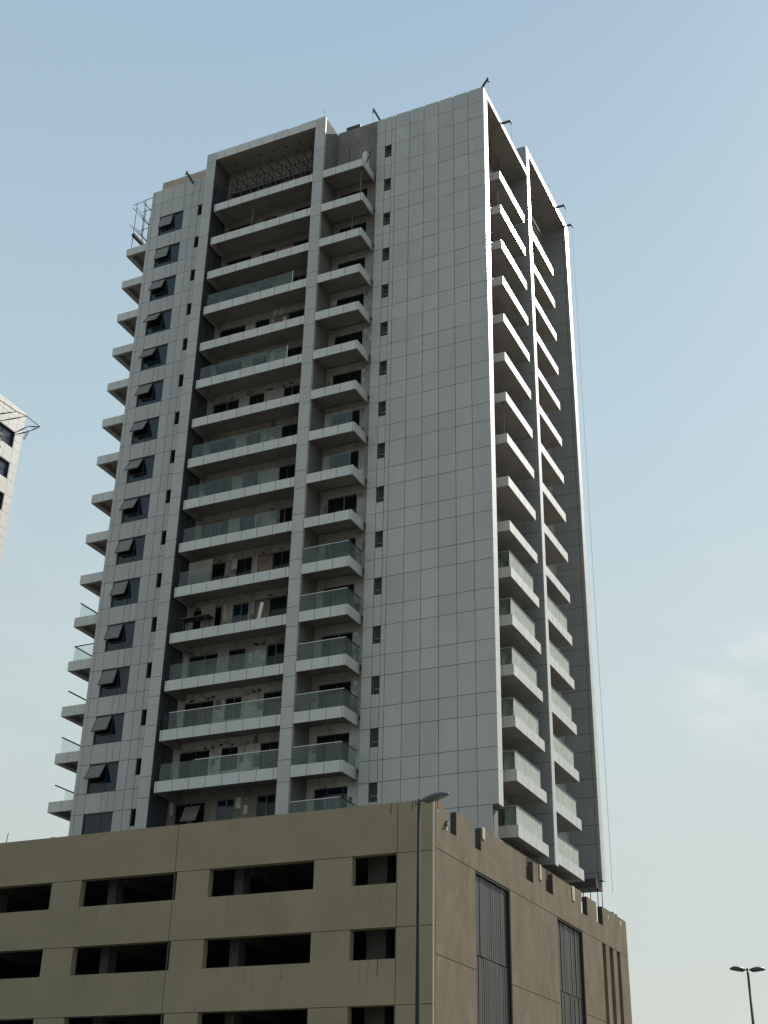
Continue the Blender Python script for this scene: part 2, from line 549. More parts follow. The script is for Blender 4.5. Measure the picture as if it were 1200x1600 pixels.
xj = [-14.5, -13.72, -12.56, -11.40, -10.24, -9.08, -7.92, -6.76, -5.47]
for a, b_ in zip(xj, xj[1:]):
    dz = -.06 if abs(a + 7.92) < .01 else 0
    bx('fascia_strip', a + G, b_ - G, 0, .045, 74.70, 75.50 + dz, WACP, tbm)
rs = MB().mat(SOFFIT).box(-14.5, -5.47, .56, 2.4, 74.74, 75.2)
rs.mat(JOINT)
for i in range(7):
    for j in range(2):
        rs.box(-13.4 + i * 1.18 + j * .5, -13.22 + i * 1.18 + j * .5, .95 + j * .8, 1.1 + j * .8, 74.70, 74.739)
rs.build('soffit', SOFFIT, T)

# back wall of the wide and the narrow bay, one strip per storey
def glazing(name, x0, x1, z0, z1, y, mull, fm, gm, parent, glass=True, head=0.0):
    w = MB()
    y1 = y + .07
    w.box(x0, x0 + .06, y, y1, z0, z1); w.box(x1 - .06, x1, y, y1, z0, z1)
    w.box(x0 + .06, x1 - .06, y, y1, z0, z0 + .06); w.box(x0 + .06, x1 - .06, y, y1, z1 - .06, z1)
    xs = [x0 + .06]
    for q in mull:
        w.box(q - .03, q + .03, y, y1, z0 + .06, z1 - .06)
        xs += [q - .03, q + .03]
    xs.append(x1 - .06)
    if head:
        w.box(x0 + .06, x1 - .06, y - .004, y1 + .004, z1 - head - .03, z1 - head + .03)
    f = w.build(name, fm, parent)
    if glass:
        for a, b_ in zip(xs[0::2], xs[1::2]):
            bx('pane', a, b_, y + .03, y + .04, z0 + .06, z1 - .06, gm, f, tilt=.3)
    return f
YW = 2.10
LOWMAT = {13: PLASTER2, 14: PLASTER2, 15: PLASTER2}
for k in range(-0, 16):
    z0 = SL(k) - .02
    z1 = SL(k - 1) - .285 if k > 0 else 74.72
    hd = SL(k) + 2.38
    cx0 = -9.18 if k in (4, 10, 11, 7, 2) else -8.02
    hs = [(-13.95, -11.72, SL(k) + .06, hd), (-10.86, -9.62, SL(k) + .9, hd), (cx0, -6.72, SL(k) + .02, hd)]
    wl = wall_with_holes(-14.48, -5.5, YW, YW + .22, z0, z1, hs).build('bay_wall', (CONC if k == 15 else PLASTER2 if k >= 13 else (PLASTER if k > 3 else CONC)), T)
    unfinished = k in (0, 1, 2, 4)
    fm = FRAME if k % 3 else GREYFRAME
    if k == 0:
        pass
    else:
        glazing('window', -13.95, -11.72, SL(k) + .06, hd, YW + .06, [-12.75] if k not in (5, 9) else [-13.2, -12.5], fm, DGLASS, T, glass=not unfinished)
        glazing('window', -10.86, -9.62, SL(k) + .9, hd, YW + .05, [-10.2], GREYFRAME if k % 2 else FRAME, WGLASS if k in (11, 15) else DGLASS, T)
        if cx0 < -9:
            bx('brown_board', cx0 + .03, -8.05, YW + .05, YW + .11, SL(k) + .03, hd - .05, BROWN, T)
            glazing('balcony_door', -8.03, -6.72, SL(k) + .02, hd, YW + .06, [-7.35] if k != 11 else [], fm, DGLASS, T)
        else:
            glazing('balcony_door', cx0, -6.72, SL(k) + .02, hd, YW + .06, [-7.35], fm, DGLASS, T, head=.5 if k in (3, 13) else 0)
    jn_ = MB()
    if k:
        for xx in (-13.0, -11.5, -10.3, -9.4, -8.3, -7.2):
            xx += random.uniform(-.15, .15)
            jn_.box(xx, xx + .025, YW - .003, YW, hd + .02, z1 - .02)
        jn_.box(-14.3, -6.0, YW - .004, YW - .001, hd + .03, hd + .055)
        jn_.box(-11.4, -11.375, YW - .003, YW, z0 + .05, hd)
        jn_.box(-9.5, -9.475, YW - .003, YW, z0 + .05, hd)
        jn_.build('wall_joint', JOINT, wl)
    # narrow bay wall
    zt = SL(k - 1) - .285 if k > 0 else 75.6
    hn = SL(k) + 2.36
    nh = [] if k == 0 else [(-4.08, -1.84, SL(k) + .02, hn)]
    wall_with_holes(-4.6, -.93, YW if k else YW + .1, YW + .22 if k else YW + .32, z0, zt, nh).build('bay_wall', CONC if k < 3 else (PLASTER2 if k >= 14 else PLASTER), T)
    if k:
        if k == 15:
            glazing('balcony_door', -4.08, -1.84, SL(k) + .02, hn, YW + .06, [-3.2, -2.15], FRAME, WGLASS, T)
        else:
            glazing('balcony_door', -4.08, -1.84, SL(k) + .02, hn, YW + .06, [-2.83], GREYFRAME if k in (7, 9, 12) else FRAME, DGLASS, T)

PATCH = M('pale_wall_patch', (.52, .505, .47), rough=.85, noise=.12, nscale=2)
PATCHD = M('dark_wall_patch', (.17, .155, .14), rough=.9, noise=.2, nscale=2)
for k in range(3, 16):
    for i in range(7 if k > 9 else 4):
        a = random.choice((-11.6, -11.2, -9.5, -9.35, -8.9, -8.5, -6.6, -14.35)) + random.uniform(0, .05)
        w_ = random.uniform(.18, .38) if a < -14 or -9.6 < a < -9 else random.uniform(.25, .5)
        z_ = SL(k) + random.choice((.1, .9, 1.3, 1.7, 2.45))
        o_ = .004 + .0015 * i
        bx('wall_patch', a, min(a + w_, -5.6), YW - o_ - .01, YW - o_, z_, min(z_ + random.uniform(.3, .9), SL(k - 1) - .3), PATCH if random.random() < .6 else PATCHD, T)
    for i in range(3):
        a = random.uniform(-4.5, -1.2)
        if -4.3 < a < -1.8: a = random.choice((-4.5, -1.75))
        z_ = SL(k) + random.choice((.4, 1.3, 2.0))
        o_ = .004 + .0015 * i
        bx('wall_patch', a, a + random.uniform(.15, .35), YW - o_ - .01, YW - o_, z_, z_ + random.uniform(.25, .6), PATCH if random.random() < .5 else PATCHD, T)
# small pipes and brackets left on the raw walls
for k in (3, 5, 6, 10, 11, 12, 13, 14):
    for i in range(5):
        xx = random.uniform(-14.2, -6)
        zz = SL(k) + 2.43 + random.uniform(0, .1)
        bx('wall_box', xx, xx + random.choice((.1, .16, .22)), YW - .06, YW - .006, zz, zz + .12, FRAME, T)

def balcony(x0, x1, y0, y1, k, axis, joints, ends, name_p, glass=None, rail=False, soffit=SOFFIT, th=.70, gl=None, gmat=None, dz=0):
    """slab + fascia panels. axis 'x': long edge faces -Y at y0; axis 'y': long edge faces +X at x1"""
    zt = SL(k) + dz
    zb = zt - th
    b = MB().mat(soffit)
    xa, xb = x0 + .05 * (axis == 'x' and 'l' in ends), x1 - .05 * (axis == 'y' or 'r' in ends)
    ya, yb = y0 + .05 * (axis == 'x' or 'f' in ends), y1 - .05 * ('b' in ends)
    if axis == 'x':
        b.box(xa, xb, ya, yb, zt - .27, zt - .015)
        b.box(xa, xb, ya, ya + .10, zb + .012, zt - .272)
        if 'l' in ends:
            b.box(xa, xa + .28, ya + .102, yb, zb + .012, zt - .272)
        if 'r' in ends:
            b.box(xb - .10, xb, ya + .102, yb, zb + .012, zt - .272)
    else:
        b.box(xa, xb, ya, yb, zb + .012, zt - .015)
    s = b.build('balcony', soffit, T)
    n = 'fascia_panel' if name_p else 'edge_panel'
    jg = .019
    if axis == 'x':
        for a, c in zip(joints, joints[1:]):
            bx(n, a + jg, c - jg, y0, y0 + .045, zb, zt, WACP, s, tilt=.08)
        if 'r' in ends:
            ym = (y0 + .05 + y1) / 2
            bx(n, x1 - .045, x1, y0 + .05, ym - .012, zb, zt, WACP, s, tilt=.08)
            bx(n, x1 - .045, x1, ym + .012, y1, zb, zt, WACP, s, tilt=.08)
        if 'l' in ends:
            bx(n, x0, x0 + .045, y0 + .05, y1, zb, zt, WACP, s)
    else:
        for a, c in zip(joints, joints[1:]):
            bx(n, x1 - .045, x1, a + jg, c - jg, zb, zt, WACP, s, tilt=.05)
        if 'f' in ends:
            xm = x1 - .75
            bx(n, xm + .01, x1 - .05, y0, y0 + .045, zb, zt, WACP, s)
            bx(n, x0, xm - .01, y0, y0 + .045, zb, zt, WACP, s)
        if 'b' in ends:
            bx(n, x0, x1 - .05, y1 - .045, y1, zb, zt, WACP, s)
    return s

GH = 1.12
wide_glass = {3: (-14.05, -6.75, 0), 5: (-14.0, -6.8, 0), 7: (-14.0, -6.75, 0), 8: (-14.0, -6.75, 0), 9: (-14.0, -6.5, 0), 10: (-14.0, -11.6, 0),
              12: (-14.0, -6.9, 0), 13: (-13.7, -5.6, 1), 14: (-13.95, -5.6, 2)}
def glass_run(s, x0, x1, y, zt, step, mat, rail):
    n = max(1, round((x1 - x0) / step))
    for i in range(n):
        a = x0 + (x1 - x0) * i / n
        c = x0 + (x1 - x0) * (i + 1) / n
        bx('glass_panel', a + .01, c - .01, y, y + .014, zt - .08, zt + GH, mat, s, tilt=.25)
    if rail:
        a = x0 if rail == 1 else x0 + (x1 - x0) * .3
        bx('handrail', a, x1, y - .025, y + .04, zt + GH + .003, zt + GH + .045, RAIL, s)
for k in range(0, 16):
    jx = [-14.46, -14.12] + [-14.12 + i * (8.65 - .34) / 7 for i in range(1, 8)] + [-5.47]
    jx = [-14.2, -14.06, -12.87, -11.68, -10.49, -9.30, -8.11, -6.93, -5.76, -5.47]
    s = balcony(-14.2, -5.47, .0, YW, k, 'x', jx, 'l', True)
    if k in wide_glass:
        a, c, r = wide_glass[k]
        glass_run(s, a, c, .12, SL(k), 1.45, BGLASS, r)
        if k in (3, 5):
            bx('end_post', c + .005, c + .05, .10, .15, SL(k), SL(k) + GH + .03, WHITEP, s)
        if k >= 13:
            bx('glass_panel', -13.98, -13.966, .14, 1.6, SL(k) - .05, SL(k) + GH, BGLASS, s)
for k in range(0, 16):
    jn = [-4.62, -3.50, -2.38, -1.31, -1.18]
    s = balcony(-4.62, -1.18, .0, YW - .05, k, 'x', jn, 'r', True)
    if k in (7, 8):
        glass_run(s, -3.5, -1.4, .12, SL(k), 1.05, BGLASS, 0)
    if k >= 10:
        glass_run(s, -4.6, -1.30, .12, SL(k), 1.1, BGLASS, 1)
        bx('glass_panel', -1.30, -1.286, .14, 1.95, SL(k) - .05, SL(k) + GH, BGLASS, s)
        bx('handrail', -1.325, -1.26, .16, 1.98, SL(k) + GH + .003, SL(k) + GH + .045, FRAME, s)
# left side balconies
for k in range(0, 16):
    dz = .12
    zt = SL(k) + dz
    s = MB().mat(CONC).box(-23.80, -21.70, 2.0, 8.6, zt - .38, zt - .02)
    s.mat(SOFFIT).box(-23.80, -23.45, 2.0, 8.6, zt - .68, zt - .382)
    s.box(-23.449, -21.7, 2.0, 2.2, zt - .68, zt - .382)
    s = s.build('balcony', CONC, T)
    bx('edge_panel', -23.85, -22.80, 1.95, 1.995, zt - .70, zt, WACP, s)
    bx('edge_panel', -22.77, -21.72, 1.95, 1.995, zt - .70, zt, WACP, s)
    bx('edge_panel', -23.85, -23.805, 2.0, 8.6, zt - .70, zt, WACP, s)
    if k in (10, 11, 12, 13, 14):
        if k != 12:
            n = 0
            for i in range(6):
                a = 2.15 + i * 1.05
                if k == 14 and i == 0:
                    continue
                bx('glass_panel', -23.62, -23.606, a, a + 1.02, zt - .05, zt + GH, CGLASS, s)
        if k in (10, 13, 12, 14):
            bx('handrail', -23.66, -23.56, 2.1, 8.5, zt + GH + .003, zt + GH + .06, FRAME, s)
        if k == 11:
            bx('glass_panel', -23.6, -21.8, 2.12, 2.134, zt - .05, zt + GH, CGLASS, s)
            bx('handrail', -23.66, -23.56, 2.1, 8.5, zt + GH + .003, zt + GH + .06, FRAME, s)
            bx('handrail', -23.555, -21.75, 2.09, 2.16, zt + GH + .003, zt + GH + .06, FRAME, s)

# right side: corner fin, bays, middle fin, far fin
fin = MB().box(7.2, 7.75, YF + .05, 2.46, 20.6, 75.0).build('corner_fin', JOINT, T)
for a, b_ in zip(rj, rj[1:]):
    if a > 20.9:
        bx('fin_panel', 7.755, 7.80, YF + .05, 2.50, max(b_, 20.56) + .008, a - .008, WACP, fin)
sd = MB()
for a, b_ in zip(rj, rj[1:]):
    if a > 20.9:
        sd.box(7.2, 7.75, 2.462, 2.50, max(b_, 20.56) + .01, a - .01)
sd.build('fin_return', WACP, fin)
bx('corner_column', 6.9, 7.42, 1.9, 2.6, 16.4, 20.55, CONC, T)
bm = MB().box(7.2, 7.75, 2.52, 11.88, 74.66, 75.06).build('bay_beam', SOFFIT, T)
for i in range(7):
    a = 2.52 + i * 9.36 / 7
    bx('fin_panel', 7.755, 7.80, a + .008, a + 9.36 / 7 - .008, 74.64, 75.1, WACP, bm)
bx('soffit', 5.5, 7.19, 2.52, 11.88, 74.62, 75.0, SOFFIT, T)
mf = MB().box(5.5, 7.65, 11.95, 12.50, 19.52, 78.05).build('middle_fin', JOINT, T)
mj = [78.1, 76.2, 74.2] + rj[2:-1] + [19.5]
mj = sorted(set(mj), reverse=True)
for a, b_ in zip(mj, mj[1:]):
    bx('fin_panel', 7.655, 7.70, 11.95, 12.54, b_ + .008, a - .008, WACP, mf)
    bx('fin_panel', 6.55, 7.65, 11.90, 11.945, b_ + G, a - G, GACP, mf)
mr = MB()
for a, b_ in zip(mj, mj[1:]):
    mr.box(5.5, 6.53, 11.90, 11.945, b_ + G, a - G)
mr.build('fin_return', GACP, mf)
bm2 = MB().box(7.2, 7.65, 12.62, 22.3, 77.6, 78.05).build('bay_beam', SOFFIT, T)
for i in range(8):
    a = 12.62 + i * 9.68 / 8
    bx('fin_panel', 7.655, 7.70, a + .008, a + 9.68 / 8 - .008, 77.55, 78.1, WACP, bm2)
bx('soffit', 5.5, 7.19, 12.62, 22.3, 77.58, 78.0, SOFFIT, T)
ff = MB().box(5.35, 7.65, 22.35, 23.1, 20.65, 78.05).build('far_fin', JOINT, T)
fj = sorted(set([78.1, 76.5, 74.6] + [z + .4 for z in rj[2:-1]] + [20.6]), reverse=True)
fj = [z for z in fj if z >= 20.6]
for a, b_ in zip(fj, fj[1:]):
    if a - b_ < .25:
        continue
    bx('fin_panel', 7.655, 7.70, 22.32, 23.12, b_ + .008, a - .008, WACP, ff)
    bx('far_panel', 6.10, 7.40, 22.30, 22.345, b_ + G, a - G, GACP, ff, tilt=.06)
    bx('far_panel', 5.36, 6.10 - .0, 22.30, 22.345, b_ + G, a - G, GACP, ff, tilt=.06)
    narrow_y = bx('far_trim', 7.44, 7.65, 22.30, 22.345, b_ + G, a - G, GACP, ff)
bx('transfer_slab', 5.0, 7.5, 21.4, 22.95, 19.98, 20.58, BLACKST, T)
bx('transfer_slab', 4.8, 7.2, 3.2, 18.9, 18.6, 19.2, CONC, T)

# walls at the back of the right-hand bays
hs1 = [(4.4, 9.2, SL(k) + .03, SL(k) + 2.35) for k in range(16)] + [(13.4, 17.6, SL(k) + .03, SL(k) + 2.35) for k in range(16)]
b = wall_with_holes(2.35, 11.88, 5.30, 5.48, 18.6, 74.9, hs1[:16])
b2 = wall_with_holes(11.885, 22.28, 5.30, 5.48, 18.6, 77.5, hs1[16:])
b.add(b2.v, b2.f)
for v in b.v:
    v.x, v.y = v.y, v.x
b.f = [tuple(reversed(f)) for f in b.f]
b.build('bay_wall', PLASTER, T)
for k in range(16):
    for (a, c) in ((4.4, 9.2), (13.4, 17.6)):
        w = MB()
        for q in (a, (a + c) / 2 - .03, c - .06):
            w.box(5.36, 5.42, q, q + .06, SL(k) + .03, SL(k) + 2.35)
        w.box(5.365, 5.415, a + .06, c - .06, SL(k) + 2.29, SL(k) + 2.35)
        f = w.build('balcony_door', FRAME, T)
        bx('pane', 5.385, 5.395, a + .06, (a + c) / 2 - .03, SL(k) + .04, SL(k) + 2.29, DGLASS, f, tilt=.2)
        bx('pane', 5.385, 5.395, (a + c) / 2 + .03, c - .06, SL(k) + .04, SL(k) + 2.29, DGLASS, f, tilt=.2)

def side_glass(s, y0, y1, k, x=7.52):
    zt = SL(k)
    n = 5
    for i in range(n):
        a = y0 + (y1 - y0) * i / n
        c = y0 + (y1 - y0) * (i + 1) / n
        bx('glass_panel', x - .014, x, a + .008, c - .008, zt - .05, zt + GH, FGLASS, s, tilt=.12)
    bx('handrail', x - .05, x + .03, y0, y1, zt + GH + .003, zt + GH + .05, GREYFRAME, s)
for k in range(16):
    s = balcony(5.49, 7.64, 5.35, 10.9, k, 'y', [5.35, 6.45, 7.55, 8.65, 9.75, 10.9], 'fb', False)
    if k >= 10:
        side_glass(s, 5.45, 10.1, k)
        bx('glass_panel', 6.0, 7.49, 5.45, 5.464, SL(k) - .05, SL(k) + GH, BGLASS, s)
        bx('glass_panel', 5.7, 7.49, 10.08, 10.094, SL(k) - .05, SL(k) + GH, BGLASS, s)
        bx('handrail', 6.0, 7.46, 5.43, 5.48, SL(k) + GH + .003, SL(k) + GH + .05, RAIL, s)
    s = balcony(5.49, 7.64, 12.62, 18.2, k, 'y', [12.62, 13.74, 14.86, 15.98, 17.1, 18.2], 'b', False)
    if k >= 10:
        side_glass(s, 12.64, 17.5, k)
        bx('glass_panel', 5.7, 7.49, 17.48, 17.494, SL(k) - .05, SL(k) + GH, BGLASS, s)
nw = narrow.build('narrow_panels', ACP, T)
nw['kind'] = 'stuff'

# ------------------------------------------------------------------ roof-edge davits
def davit(label, base, d, lng, up=0.0, cable=0.0, mat=BLACKST):
    d = Vector(d).normalized()
    base = Vector(base)
    t = empty('davit_arm', base, label, 'davit', 'steel davit arms on the tower roof edge')
    tip = base + d * lng + Vector((0, 0, up))
    back = base - d * .8
    side = Vector((-d.y, d.x, 0)) * .055
    b = MB()
    zz = Vector((0, 0, .09))
    def bar(p, q):
        vs = [p - side - zz, p + side - zz, p + side + zz, p - side + zz, q - side - zz, q + side - zz, q + side + zz, q - side + zz]
        b.add(vs, [(3, 2, 1, 0), (4, 5, 6, 7), (0, 1, 5, 4), (1, 2, 6, 5), (2, 3, 7, 6), (3, 0, 4, 7)])
    bar(back, tip)
    b.build('arm', mat, t, org=base)
    MB().tube(tip - zz, tip - zz * 3.2, .035, 6).tube(tip - zz * 3.2 - side * 2, tip - zz * 3.2 + side * 2, .05, 6).build('pulley', mat, t)
    tb('post', back - Vector((0, 0, .5)), back, .05, mat, t)
    if cable:
        tb('hanging_cable', tip - zz * 3.2, tip - zz * 3.2 - Vector((0, 0, cable)), .012, CABLE, t, n=4)
    return t
davit('black davit arm leaning out over the beige parapet of the left wing', (-17.75, 1.75, 74.55), (-.12, -1, .25), 1.0, up=.55)
davit('short upright davit post on top of the pilaster between the two front balcony stacks', (-4.78, .2, 75.6), (.02, -.12, 1), .7)
davit('davit arm tilted up over the left top corner of the blank panelled wall', (-.85, 1.8, 75.15), (-.2, -.8, .3), .8, up=.35, cable=2.0)
davit('davit arm on the sharp front corner of the roof, pointing up and out', (7.7, 1.85, 75.15), (.75, -.55, .1), .75, up=.2, cable=2.2)
davit('davit arm projecting over the sunlit edge above the first side balcony stack', (7.7, 5.9, 75.15), (1, 0, 0), .8, cable=2.0)
davit('davit arm over the sunlit roof edge above the farther side balcony stack', (7.6, 20.2, 78.15), (1, 0, 0), .8, cable=3.0)
davit('davit arm at the far roof end with the very long cable', (7.6, 22.9, 78.15), (1, 0, 0), .6, cable=58.0)

# ------------------------------------------------------------------ scaffolds and props
def scaffold(label, xs, ys, zs, brace=True, plank=None, mat=STEEL, r=.03, jitter=.6):
    org = (sum(xs) / len(xs), sum(ys) / len(ys), zs[0])
    t = empty('scaffold', org, label, 'scaffold')
    for x in xs:
        for y in ys:
            tb('standard', (x, y, zs[0]), (x, y, zs[-1] + random.uniform(0, jitter)), r, mat, t)
    for z in zs[1:]:
        for y in ys:
            tb('ledger', (xs[0] - .15, y, z), (xs[-1] + .15, y, z), r * .9, mat, t)
        if len(ys) > 1:
            for x in xs:
                tb('transom', (x, ys[0] - .1, z + .04), (x, ys[-1] + .1, z + .04), r * .9, mat, t)
    if brace:
        for i in range(len(xs) - 1):
            y = ys[0]
            za, zb = zs[0] + .2, zs[-1] - .1
            if i % 2:
                za, zb = zb, za
            if random.random() < .45:
                continue
            zb = za + (zb - za) * random.uniform(.5, 1)
            tb('brace', (xs[i], y - .05, za), (xs[i + 1], y - .05, zb), r * .8, mat, t)
    if plank:
        z = plank
        bx('plank', xs[0] - .2, xs[-1] + .2, ys[0] + .05, ys[0] + .3, z, z + .05, RUST, t)
    return t
# left corner scaffold above the top left balcony
t = empty('scaffold', (-22.9, 3, SL(0) + .15), 'open tube scaffold standing at the left corner of the tower roof, against the sky', 'scaffold')
zt = SL(0) + .12
for (x, y, z0, z1) in ((-23.6, 2.2, zt, 75.1), (-22.75, 2.2, zt + 1.3, 75.25), (-23.55, 4.0, zt, 74.9), (-22.6, 4.2, zt, 74.9), (-22.95, 2.6, zt, 74.6)):
    tb('standard', (x, y, z0), (x, y, z1), .035, STEEL, t)
for p_, q_ in (((-24.0, 2.2, 75.0), (-21.7, 2.2, 75.25)), ((-23.6, 1.7, 74.2), (-23.6, 4.4, 74.15)), ((-23.6, 1.6, 72.3), (-23.6, 4.4, 72.4)),
               ((-22.95, 2.2, 73.9), (-21.8, 2.2, 74.0)), ((-23.1, 2.2, 71.9), (-21.8, 2.2, 72.0)), ((-22.75, 1.9, 74.6), (-22.6, 4.4, 74.6)),
               ((-22.75, 1.9, 73.0), (-22.6, 4.4, 72.9))):
    tb('ledger', p_, q_, .03, STEEL, t)
for p_, q_ in (((-23.6, 2.2, 74.6), (-22.2, 2.3, 72.4)), ((-23.5, 2.2, 72.4), (-22.2, 4.0, 70.6)), ((-22.9, 2.2, 75.0), (-22.0, 4.0, 73.2))):
    tb('brace', p_, q_, .028, STEEL, t)
bx('plank', -23.7, -23.4, 2.1, 4.4, 71.55, 71.75, RUST, t)

scaffold('scaffold tubes inside the open top storey of the wide balcony stack', [-13.4, -12.45, -11.6, -10.9, -10.1, -9.3, -8.5, -7.75, -7.0, -6.2], [1.0, 1.75],
         [SL(0), SL(0) + 1.55, SL(0) + 2.6, SL(0) + 3.45], plank=SL(0) + 1.5, mat=BLACKST, r=.042)
t = empty('scaffold', (6.6, 6.2, SL(0)), 'dark scaffold frame inside the top storey of the sunlit side bay', 'scaffold')
for x in (5.8, 6.6):
    for y in (3.6, 4.8, 6.4, 8.2):
        tb('standard', (x, y, SL(0) - .1 if y > 5.4 else SL(1)), (x, y, 74.2), .035, RUST, t)
for z in (71.4, 72.2, 72.9, 73.5):
    tb('ledger', (6.6, 3.4, z), (6.6, 8.4, z), .03, RUST, t)
    tb('transom', (5.7, 3.6, z), (6.8, 3.6, z), .03, RUST, t)
t = None
def prop(label, x, y, z0, z1, mat=STEEL, r=.032, group='steel props between slabs'):
    t = empty('steel_prop', (x, y, z0), label, 'prop', group)
    zm = z0 + (z1 - z0) * .55
    tb('outer_tube', (x, y, z0), (x, y, zm), r * 1.3, mat, t)
    tb('inner_tube', (x, y, zm), (x, y, z1), r, mat, t)
    MB().box(x - .07, x + .07, y - .07, y + .07, z0, z0 + .012).box(x - .07, x + .07, y - .07, y + .07, z1 - .012, z1).build('end_plates', mat, t)
    return t
prop('thin steel prop standing near the middle of the second wide balcony from the top', -10.9, .5, SL(1), SL(0) - .7)
prop('steel prop on the second narrow front balcony from the top', -1.55, .4, SL(1), SL(0) - .7)
prop('steel prop on the third narrow front balcony from the top', -2.4, .9, SL(2), SL(1) - .7)
prop('pale prop on the topmost sunlit side balcony but one, by its near end', 7.3, 5.7, SL(1), SL(0) - .7)
prop('prop on the side balcony six below the roof, by its near end', 7.3, 5.7, SL(7), SL(6) - .7)
prop('upper of the two props between the left balconies beside the sky', -22.0, 7.6, SL(8) + .12, SL(7) - .57)
prop('lower of the two props between the left balconies beside the sky', -22.1, 7.0, SL(9) + .12, SL(8) - .57)
prop('near left steel prop under the tower end, in the gap of the parapet', 6.25, 22.5, 16.32, 19.975, group='props under the tower end')
prop('second steel prop from the left under the tower end', 6.75, 22.5, 16.32, 19.975, group='props under the tower end')
prop('third steel prop from the left under the tower end, near the outer edge', 7.2, 22.7, 16.32, 19.975, group='props under the tower end')
prop('outermost steel prop under the tower end, next to open sky', 7.5, 22.7, 16.32, 19.975, group='props under the tower end')

# loose things on balconies
t = empty('leaning_board', (-7.6, .35, SL(11)), 'pale board leaning over the edge of the glassless wide balcony', 'board')
o = bx('board', -7.75, -7.5, .3, .34, SL(11), SL(11) + 1.25, WHITEP, t)
o.rotation_euler = (R(4), R(12), 0)
t = empty('rubble_heap', (-9.6, .3, SL(11)), 'low ragged heap of plaster rubble along the edge of the glassless wide balcony', 'rubble')
b = MB()
for i in range(40):
    xx = random.uniform(-11.6, -7.9); h_ = random.uniform(.03, .16)
    yy = random.uniform(.12, .5)
    b.box(xx, xx + random.uniform(.06, .25), yy, yy + .15, SL(11) - .01, SL(11) + h_)
o = b.build('debris', PLASTER, t); o['kind'] = 'stuff'
t = empty('fallen_platform', (-12.8, .9, SL(11)), 'dark work platform with bent sheet on the glassless wide balcony, left end', 'platform')
bx('deck', -14.0, -11.75, .6, 1.3, SL(11) + 1.2, SL(11) + 1.27, BLACKST, t)
for x in (-13.7, -12.0):
    tb('leg', (x, .7, SL(11)), (x, .7, SL(11) + 1.2), .03, BLACKST, t)
    tb('leg', (x, 1.2, SL(11)), (x, 1.2, SL(11) + 1.2), .03, BLACKST, t)
bx('backing_sheet', -12.8, -11.72, 1.35, 1.40, SL(11), SL(11) + 2.3, BROWN, t)
t = empty('tarpaulin', (-12.6, .8, SL(10)), 'grey sheet propped behind glass on the wide balcony with half its glazing', 'sheet')
bx('sheet', -13.6, -11.75, .55, .6, SL(10), SL(10) + 1.95, BROWN, t)
t = empty('white_sack', (-1.25, 1.0, SL(0)), 'white sack and boards on the topmost narrow front balcony', 'sack')
b = MB()
b.add([(-1.75, .8, SL(0)), (-1.3, .8, SL(0)), (-1.3, 1.3, SL(0)), (-1.75, 1.3, SL(0)), (-1.7, .85, SL(0) + 1.4), (-1.42, .85, SL(0) + 1.55), (-1.38, 1.2, SL(0) + 1.5), (-1.7, 1.2, SL(0) + 1.35)],
      [(3, 2, 1, 0), (4, 5, 6, 7), (0, 1, 5, 4), (1, 2, 6, 5), (2, 3, 7, 6), (3, 0, 4, 7)])
b.build('sack', WHITEP, t)
tb('board_leg', (-1.28, .6, SL(0)), (-1.05, 1.2, SL(0) + 1.9), .05, BLACKST, t)
tb('post', (-2.6, .4, SL(0)), (-2.6, .4, SL(0) + 1.8), .05, RUST, t)
o = bx('roof_board', -3.9, -2.7, 2.18, 2.46, 75.62, 75.92, BLACKST, None)
o['label'] = 'dark board lying on the bare concrete parapet over the narrow front balconies'
o['category'] = 'board'
t = empty('flap_window', (-12.6, 1.9, SL(15) + 1.9), 'brown board hanging open in the lowest wide bay opening above the car park wall', 'board')
o = bx('flap', -13.0, -11.9, 1.6, 1.64, SL(15) + 1.0, SL(15) + 2.1, BROWN, t)
o.rotation_euler = (R(-24), 0, 0)

# ------------------------------------------------------------------ car park podium
P = empty('parking_podium', (-15, 5, 0), 'tan rendered multi storey car park with long dark openings in front of the tower', 'car park')
XP, YP, ZT = 9.15, -10.78, 17.70
PX0 = -42.0
hd = [15.34 - 3.3 * i for i in range(5)]
si = [13.99 - 3.3 * i for i in range(5)]
cols = [(5.03, 7.30)]
for i in range(6):
    cols.append((-2.77 - 7.66 * i, 3.03 - 7.66 * i))
cols = [c for c in cols if c[0] > PX0 + .5]
vj = [7.33, -4.78, -20.1, -35.4]
# front wall pieces, with recessed joints at head level and at the vertical joint lines
jg = .018
bands = []            # (z0, z1, openings?)
bands.append((hd[0], ZT, False))
for i in range(5):
    bands.append((si[i], hd[i], True))
    bands.append((hd[i + 1] if i < 4 else 0.0, si[i], False))
vx = [XP] + vj + [PX0]
def podwall(x0, x1, z0, z1):
    MB().box(x0, x1, YP, YP + .22, z0, z1).build('wall_panel', PODF, P)
